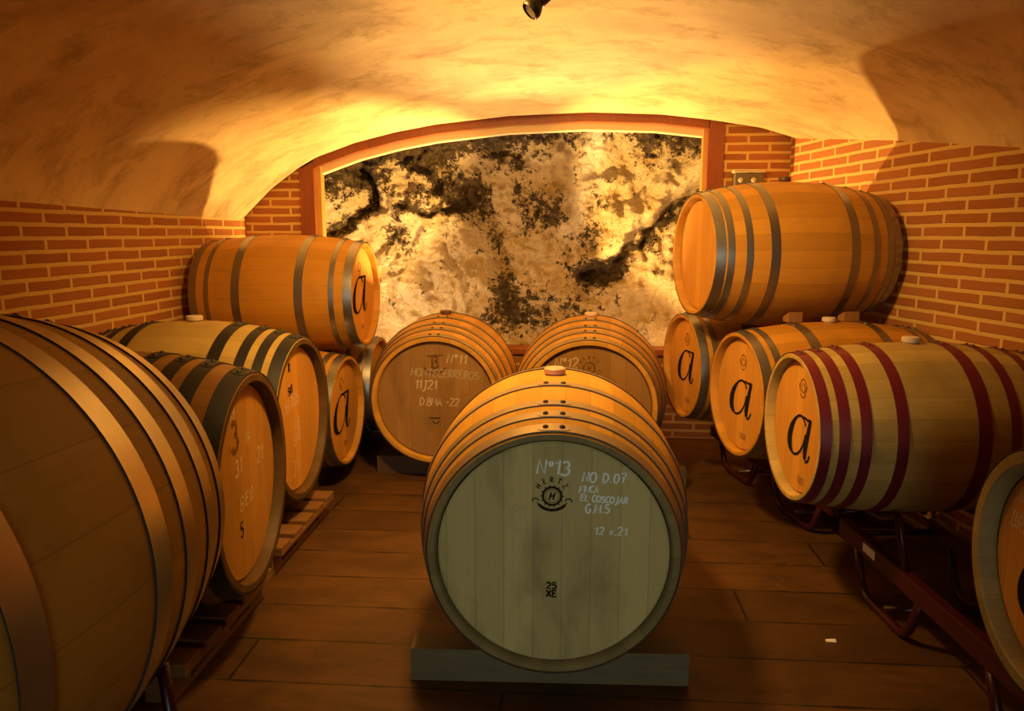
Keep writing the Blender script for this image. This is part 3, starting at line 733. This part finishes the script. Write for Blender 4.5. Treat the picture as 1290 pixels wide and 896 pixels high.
# timber frame of the opening
win = empty('window_1', (0, YB, OZ0)); win['kind'] = 'structure'
def frame_post(xa, xb, y0, y1, z0, mat, nm):
    mb = MB(); za, zb = arch_z(xa) - .0, arch_z(xb) - .0
    vs = [(x, y, z) for y in (y0, y1) for (x, z) in ((xa, z0), (xb, z0), (xb, zb), (xa, za))]
    mb.add([(v[0], v[1] - YB, v[2] - OZ0) for v in vs], [(0, 1, 2, 3), (4, 7, 6, 5), (0, 4, 5, 1), (1, 5, 6, 2), (2, 6, 7, 3), (3, 7, 4, 0)])
    return mb.build(nm, M[mat], win)
frame_post(-1.995, -1.888, YB - .035, YB + .10, OZ0, 'frame', 'frame_post')
frame_post(.985, 1.095, YB - .035, YB + .10, OZ0, 'frame', 'frame_post')
frame_post(-1.888, -1.848, YB + .01, YB + .09, OZ0, 'frame_trim', 'inner_trim')
frame_post(.958, .985, YB + .01, YB + .09, OZ0, 'frame_trim', 'inner_trim')
def arch_band(xa, xb, d0, d1, y0, y1, mat, nm, n=60):
    mb = MB(); vs = []; fs = []
    for i in range(n + 1):
        x = xa + (xb - xa) * i / n; z = arch_z(x) - OZ0
        for y in (y0 - YB, y1 - YB): vs += [(x, y, z + d0), (x, y, z + d1)]
    for i in range(n):
        a = i * 4; b = a + 4
        fs += [(a, b, b + 1, a + 1), (a + 2, a + 3, b + 3, b + 2), (a + 1, b + 1, b + 3, a + 3), (a, a + 2, b + 2, b)]
    fs += [(0, 1, 3, 2), (n * 4, n * 4 + 2, n * 4 + 3, n * 4 + 1)]
    mb.add(vs, fs); return mb.build(nm, M[mat], win)
arch_band(-1.89, .99, -.055, .012, YB - .035, YB + .10, 'frame', 'arch_beam')
arch_band(-1.86, .97, -.105, -.055, YB + .03, YB + .12, 'reveal', 'arch_lining')
mb = MB(); mb.box((( OX0 + OX1) / 2, .05, .022), (OX1 - OX0 - .0, .20, .045), bev=.004); mb.build('sill', M['frame'], win)

# floor
mb = MB(); vs = [(XL - .1, YF, 0), (2.6, YF, 0), (2.6, YB + .1, 0), (XL - .1, YB + .1, 0)]
vs += [(x, y, -.1) for x, y, z in vs]
mb.add(vs, [(0, 1, 2, 3), (7, 6, 5, 4), (0, 4, 5, 1), (1, 5, 6, 2), (2, 6, 7, 3), (3, 7, 4, 0)])
tag(mb.build('floor', M['floor']), kind='structure')

# front wall behind the camera with an open doorway to daylight
mb = MB(); uv = []
def slab(x0, x1, z0, z1):
    vs = [(x, y, z) for y in (YF - .2, YF) for (x, z) in ((x0, z0), (x1, z0), (x1, z1), (x0, z1))]
    mb.add(vs, [(0, 1, 2, 3), (4, 7, 6, 5), (0, 4, 5, 1), (1, 5, 6, 2), (2, 6, 7, 3), (3, 7, 4, 0)])
    for v in vs: uv.append((v[0] + v[1], v[2]))
slab(XL - .3, -.75, 0, 3.0); slab(.75, 2.8, 0, 3.0); slab(-.75, .75, 2.1, 3.0)
mb.uv = uv
tag(mb.build('wall_front', M['brick']), kind='structure')

# ------------------------------------------------------------------ rock face in the pit behind the opening
def F(px, py): return ((px - 715) * .00672, 1.54 + (294 - py) * .00672)
def seg_d(p, a, b):
    ax, az = a; bx, bz = b; dx, dz = bx - ax, bz - az
    t = max(0, min(1, ((p[0] - ax) * dx + (p[1] - az) * dz) / (dx * dx + dz * dz + 1e-9)))
    return math.hypot(p[0] - ax - t * dx, p[1] - az - t * dz), t
def poly_d(p, pl):
    return min(seg_d(p, pl[i], pl[i + 1])[0] for i in range(len(pl) - 1))
def g(d, w): return math.exp(-(d / w) ** 2)
ridge = [F(900, 195), F(850, 235), F(800, 285), F(765, 330)]
crev = [F(905, 240), F(850, 262), F(800, 308), F(768, 345), F(735, 352)]
band = [F(510, 165), F(545, 205), F(590, 250), F(625, 300), F(640, 350), F(640, 400)]
crackL = [F(395, 300), F(432, 288), F(470, 262), F(455, 215)]
crackM = [F(535, 210), F(556, 240), F(585, 258), F(560, 262), F(540, 275), F(505, 262)]
white = [F(752, 165), F(738, 215), F(722, 282)]
rd = [F(815, 290), F(812, 325)]
patches = [(655, 248, 16), (676, 262, 15), (662, 290, 14), (695, 270, 16), (720, 285, 22), (745, 245, 14), (742, 300, 16), (500, 300, 18), (488, 292, 12), (600, 240, 16), (690, 165, 20), (820, 180, 26), (870, 185, 26), (735, 350, 20), (760, 335, 16), (560, 180, 20), (640, 185, 20), (610, 175, 22), (470, 200, 28), (440, 230, 24), (520, 180, 24)]
mb = MB(); NX, NZ = 330, 250; X0, X1, Z0, Z1 = -2.75, 1.75, -.25, 2.75; vs = []; dark = []; pale = []
for j in range(NZ + 1):
    z = Z0 + (Z1 - Z0) * j / NZ
    for i in range(NX + 1):
        x = X0 + (X1 - X0) * i / NX
        P3 = Vector((x, z, 0)); wv = noise.noise_vector(P3 * 4.2 + Vector((2, 6, 1))); wv2 = noise.noise_vector(P3 * 13 + Vector((7, 2, 5)))
        p = (x + .075 * wv.x + .028 * wv2.x, z + .075 * wv.y + .028 * wv2.y)
        cxn = (x + .42) / 2.1; 
        y = 6.55 - .42 * abs(cxn) ** 3 - .55 * max(0, (z - 1.2) / 1.3) ** 2.4 - .12 * max(0, (.9 - z))
        n1 = noise.fractal(P3 * 1.3 + Vector((5, 1, 2)), 1.0, 2.1, 5); n2 = noise.fractal(P3 * 6.0, .9, 2.1, 5); n3 = noise.turbulence(P3 * 2.3 + Vector((1, 8, 3)), 4, True)
        n4 = noise.fractal(P3 * 17.0 + Vector((3, 3, 7)), .8, 2.0, 4)
        y -= .12 * n1 + .045 * n2 + .14 * (n3 - .5) + .024 * n4
        dr = poly_d(p, ridge); dc = poly_d(p, crev); db = poly_d(p, band); dl = poly_d(p, crackL); dm = poly_d(p, crackM)
        wob = .035 * n2
        y -= .26 * g(dr + wob, .17); y += .30 * g(dc + wob * .6, .085); y += .10 * g(db + wob, .13)
        y += .20 * g(dl + wob * .6, .055); y += .11 * g(dm + wob * .3, .032)
        sl = F(528, 255); ds = math.hypot((x - sl[0]) / .30, (z - sl[1]) / .16); y -= .14 * g(ds, 1.0)
        bl_ = F(415, 262); y -= .25 * g(math.hypot((x - bl_[0]) / .22, (z - bl_[1]) / .28), 1)
        y += .10 * g(poly_d(p, rd), .03)
        lo = F(660, 420); y += .12 * g(math.hypot((x - lo[0]) / .5, (z - lo[1]) / .25), 1) * (1 + n3)
        vs.append((x, y, z))
        # lichen plus painted crevice and crack shade (0..1); pale mineral streak, paler lower left
        d = .0
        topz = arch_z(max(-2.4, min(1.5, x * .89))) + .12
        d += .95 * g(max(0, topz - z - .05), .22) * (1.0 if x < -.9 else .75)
        d += .62 * g(db + wob, .15) + 1.05 * g(dc, .10) + .8 * g(dl, .07) + .8 * g(dm, .035) + .45 * g(ds, .75)  # dark colour along the crevice and cracks stands for their shade
        for (qx, qz, qr) in patches:
            fx, fz = F(qx, qz); dd = math.hypot(x - fx, z - fz)
            if dd < .5: d += .55 * g(dd, qr * .0085)
        lm = F(680, 405); d += .55 * g(math.hypot((x - lm[0]) / .55, (z - lm[1]) / .27), 1)
        d -= .7 * g(poly_d(p, white) + wob * .5, .085) + .6 * g(dr, .11)
        vg = noise.fractal(Vector((x * 9, z * 2.5, 4)), .9, 2.0, 4) if z < 1.0 else n4
        d += .42 * n2 + .30 * n4 - .06 + .25 * n1 + (.3 * vg if z < 1.0 else 0)
        dark.append(d); pale.append(max(0, min(1, g(poly_d(p, white) + wob, .11) + .5 * g(math.hypot(x - F(520, 340)[0], z - F(520, 340)[1]), .55))))
W1 = NX + 1
mb.add(vs, [(j * W1 + i, j * W1 + i + 1, (j + 1) * W1 + i + 1, (j + 1) * W1 + i) for j in range(NZ) for i in range(NX)], 0, True)
m = NT('limestone_lichen_shade'); co = m.obj()
at = m.node('ShaderNodeAttribute', attribute_name='lichen_shade').outputs['Fac']; ap = m.node('ShaderNodeAttribute', attribute_name='pale').outputs['Fac']
f1 = m.noise(co, 22, 6, .7, .4); f2 = m.noise(co, 70, 4, .7); f3 = m.noise(co, 5, 5, .6)
base = m.mix(m.ramp(f3, [(.38, (0, 0, 0)), (.66, (1, 1, 1))]), (.74, .58, .33), (.60, .42, .17))
base = m.mix(m.math('MULTIPLY', ap, .75), base, (.86, .76, .56))
base = m.mix(m.math('MULTIPLY', m.ramp(f2, [(.58, (0, 0, 0)), (.72, (1, 1, 1))]), .4), base, (.24, .15, .06))
f4 = m.noise(co, 46, 5, .7, .3); f5 = m.noise(co, 11, 5, .65, .5)
dd = m.math('ADD', m.math('MULTIPLY_ADD', f1, 1.7, -.85), at)
dd = m.math('ADD', m.math('MULTIPLY_ADD', f4, 1.9, -.95), dd)
dd = m.math('ADD', m.math('MULTIPLY_ADD', f5, 1.2, -.6), dd)
dm_ = m.ramp(dd, [(.36, (0, 0, 0)), (.62, (1, 1, 1))])
c = m.mix(dm_, base, m.mix(m.ramp(f1, [(.35, (0, 0, 0)), (.65, (1, 1, 1))]), (.19, .13, .06), (.035, .024, .012)))
m.bump(m.math('MULTIPLY_ADD', f2, .35, m.math('MULTIPLY', f1, 1.0)), 1.0, .07)
rock = mb.build('wall_rock', m.base(c, .95, 0, .1)); tag(rock, kind='structure')
for nm, data in (('lichen_shade', dark), ('pale', pale)):
    a_ = rock.data.attributes.new(nm, 'FLOAT', 'POINT'); a_.data.foreach_set('value', data)
mb = MB(); vs = [(-2.75, YB + .13, -.05), (1.75, YB + .13, -.05), (1.75, 6.9, -.05), (-2.75, 6.9, -.05)]
mb.add(vs + [(x, y, -.15) for x, y, z in vs], [(0, 1, 2, 3), (7, 6, 5, 4), (0, 4, 5, 1), (1, 5, 6, 2), (2, 6, 7, 3), (3, 7, 4, 0)])
tag(mb.build('floor_pit', M['reveal']), kind='structure')

# ------------------------------------------------------------------ small things
# spot lamp hanging from the vault
LP = Vector((-.115, 2.6, 2.275)); ld = Vector((.055, .02, .055)).normalized()
root = empty('ceiling_spotlight', (LP.x, LP.y, LP.z)); tag(root, 'small dark metal spotlight hanging from the vault above the middle barrel', 'lamp')
q = ld.to_track_quat('Z', 'Y').to_matrix().to_4x4()
def lz(profile, nm, mat, n=24, c0=False, c1=False, sc=1):
    mb = MB(); mb.lathe(profile, n, axis='Z', cap0=c0, cap1=c1); o = mb.build(nm, M[mat], root); o.matrix_local = q; return o
lz([(-.030, .030), (-.026, .034), (-.012, .034), (.004, .026), (.016, .0175), (.018, .0175)], 'shade', 'lamp', c1=True)
lz([(-.024, .028), (-.024, .001)], 'lens', 'bulb')
lz([(.018, .021), (.085, .021), (.088, .018)], 'lamp_body', 'lamp', c0=True, c1=True)
tip = ld * .085; zc = vault_pt((LP.x - XL) / (xr(2.6) - XL), 2.6)[1] - LP.z
mb = MB(); mb.tube([tip - ld * .01, tip + Vector((.004, 0, .03)), Vector((tip.x + .005, tip.y, zc - .02))], .007, 8); mb.build('stem', M['lamp'], root)
mb = MB(); mb.lathe([(-.03, .038), (-.004, .044), (.03, .044)], 24, axis='Z', c=(tip.x + .005, tip.y, zc), cap0=True); mb.build('ceiling_rose', M['lamp'], root)

# junction box on the right back pier
root = empty('junction_box', (1.27, YB - .045, 1.93)); tag(root, 'small grey box with cream lid on the brick pier behind the stacked right barrel', 'box')
mb = MB(); mb.box((0, 0, -.03), (.20, .085, .12), bev=.006); mb.build('body', M['box_dark'], root)
mb = MB(); mb.box((0, -.005, .042), (.225, .095, .022), bev=.006); mb.build('lid', M['box'], root)
for x in (-.06, .03):
    mb = MB(); mb.lathe([(0, .018), (-.008, .016)], 16, c=(x, -.0425, -.02), cap1=True); mb.build('knockout', M['box'], root)
# scrap of paper on the floor
mb = MB(); mb.add([(-.02, -.008, .002), (.018, -.01, .003), (.02, .008, .006), (-.016, .01, .002), (-.02, -.008, 0), (.018, -.01, 0), (.02, .008, 0), (-.016, .01, 0)], [(0, 1, 2, 3), (7, 6, 5, 4), (0, 4, 5, 1), (1, 5, 6, 2), (2, 6, 7, 3), (3, 7, 4, 0)])
o = mb.build('paper_scrap', M['paper']); o.location = (1.02, 2.73, 0); tag(o, 'tiny white scrap of paper on the floorboards right of the middle barrel', 'litter')

# ------------------------------------------------------------------ camera
f_px = 942.3
cam = bpy.data.cameras.new('camera'); co_ = bpy.data.objects.new('camera', cam); C.objects.link(co_)
cam.sensor_width = 36; cam.sensor_fit = 'HORIZONTAL'; cam.lens = 36 * f_px / 1290; cam.clip_start = .02
co_.location = (0, 0, 1.54); co_.rotation_euler = (PI / 2 - .16209, 0, .07382)
bpy.context.scene.camera = co_

# ------------------------------------------------------------------ light
def light(name, ty, loc, energy, col, **kw):
    l = bpy.data.lights.new(name, ty); l.energy = energy; l.color = col
    for k, v in kw.items():
        if k not in ('aim',): setattr(l, k, v)
    o = bpy.data.objects.new(name, l); C.objects.link(o); o.location = loc
    if 'aim' in kw: o.rotation_euler = (Vector(kw['aim']) - Vector(loc)).to_track_quat('-Z', 'Y').to_euler()
    return o
WARM = (1.0, .58, .18)
PALE = (1.0, .69, .34)
ROCKL = (1.0, .72, .38)
AMBER = (1.0, .55, .145)
light('pit_flood', 'AREA', (1.03, 6.00, .40), 20, PALE, size=.10, aim=(.3, 3.4, 2.3))
light('pit_flood_far', 'AREA', (-1.98, 6.00, .40), 20, PALE, size=.10, aim=(-1.0, 3.4, 2.3))
light('rock_flood', 'AREA', (.72, 5.90, .42), 5, ROCKL, size=.12, aim=(-.1, 6.4, 1.7))
light('rock_flood_far', 'AREA', (-1.62, 5.90, .42), 14, ROCKL, size=.12, aim=(-1.0, 6.4, 1.6))
for nm, ax, sz, bl, en, cl in (('sill_flood', (.80, .05, .60), 95, .4, 370, WARM), ('sill_flood_far', (-.80, .05, .60), 92, .5, 370, WARM),
                               ('sill_flood_middle', (.05, -.20, .98), 86, .15, 62, PALE), ('sill_flood_front', (.10, -.70, .66), 62, 1.0, 400, PALE)):
    p = (-.35, 5.52, .78)
    light(nm, 'SPOT', p, en, cl, spot_size=R(sz), spot_blend=bl, shadow_soft_size=.03, aim=tuple(p[k] + ax[k] for k in range(3)))
light('ceiling_bulb', 'SPOT', (-.35, 2.6, 2.33), 235, AMBER, spot_size=R(150), spot_blend=.9, shadow_soft_size=.12, aim=(-.10, 4.3, .6))
light('doorway_daylight', 'AREA', (0, YF - .3, 1.2), 3.6, (.92, 1.0, .84), shape='RECTANGLE', size=1.4, size_y=1.6, spread=R(50), aim=(0, 2, .7))
w = bpy.data.worlds.new('world'); bpy.context.scene.world = w; w.use_nodes = True
w.node_tree.nodes['Background'].inputs[0].default_value = (.5, .62, .7, 1); w.node_tree.nodes['Background'].inputs[1].default_value = .3
sc = bpy.context.scene
sc.view_settings.view_transform = 'Standard'; sc.view_settings.look = 'None'; sc.view_settings.gamma = 1; sc.view_settings.use_curve_mapping = False
sc.view_settings.exposure = 0.0
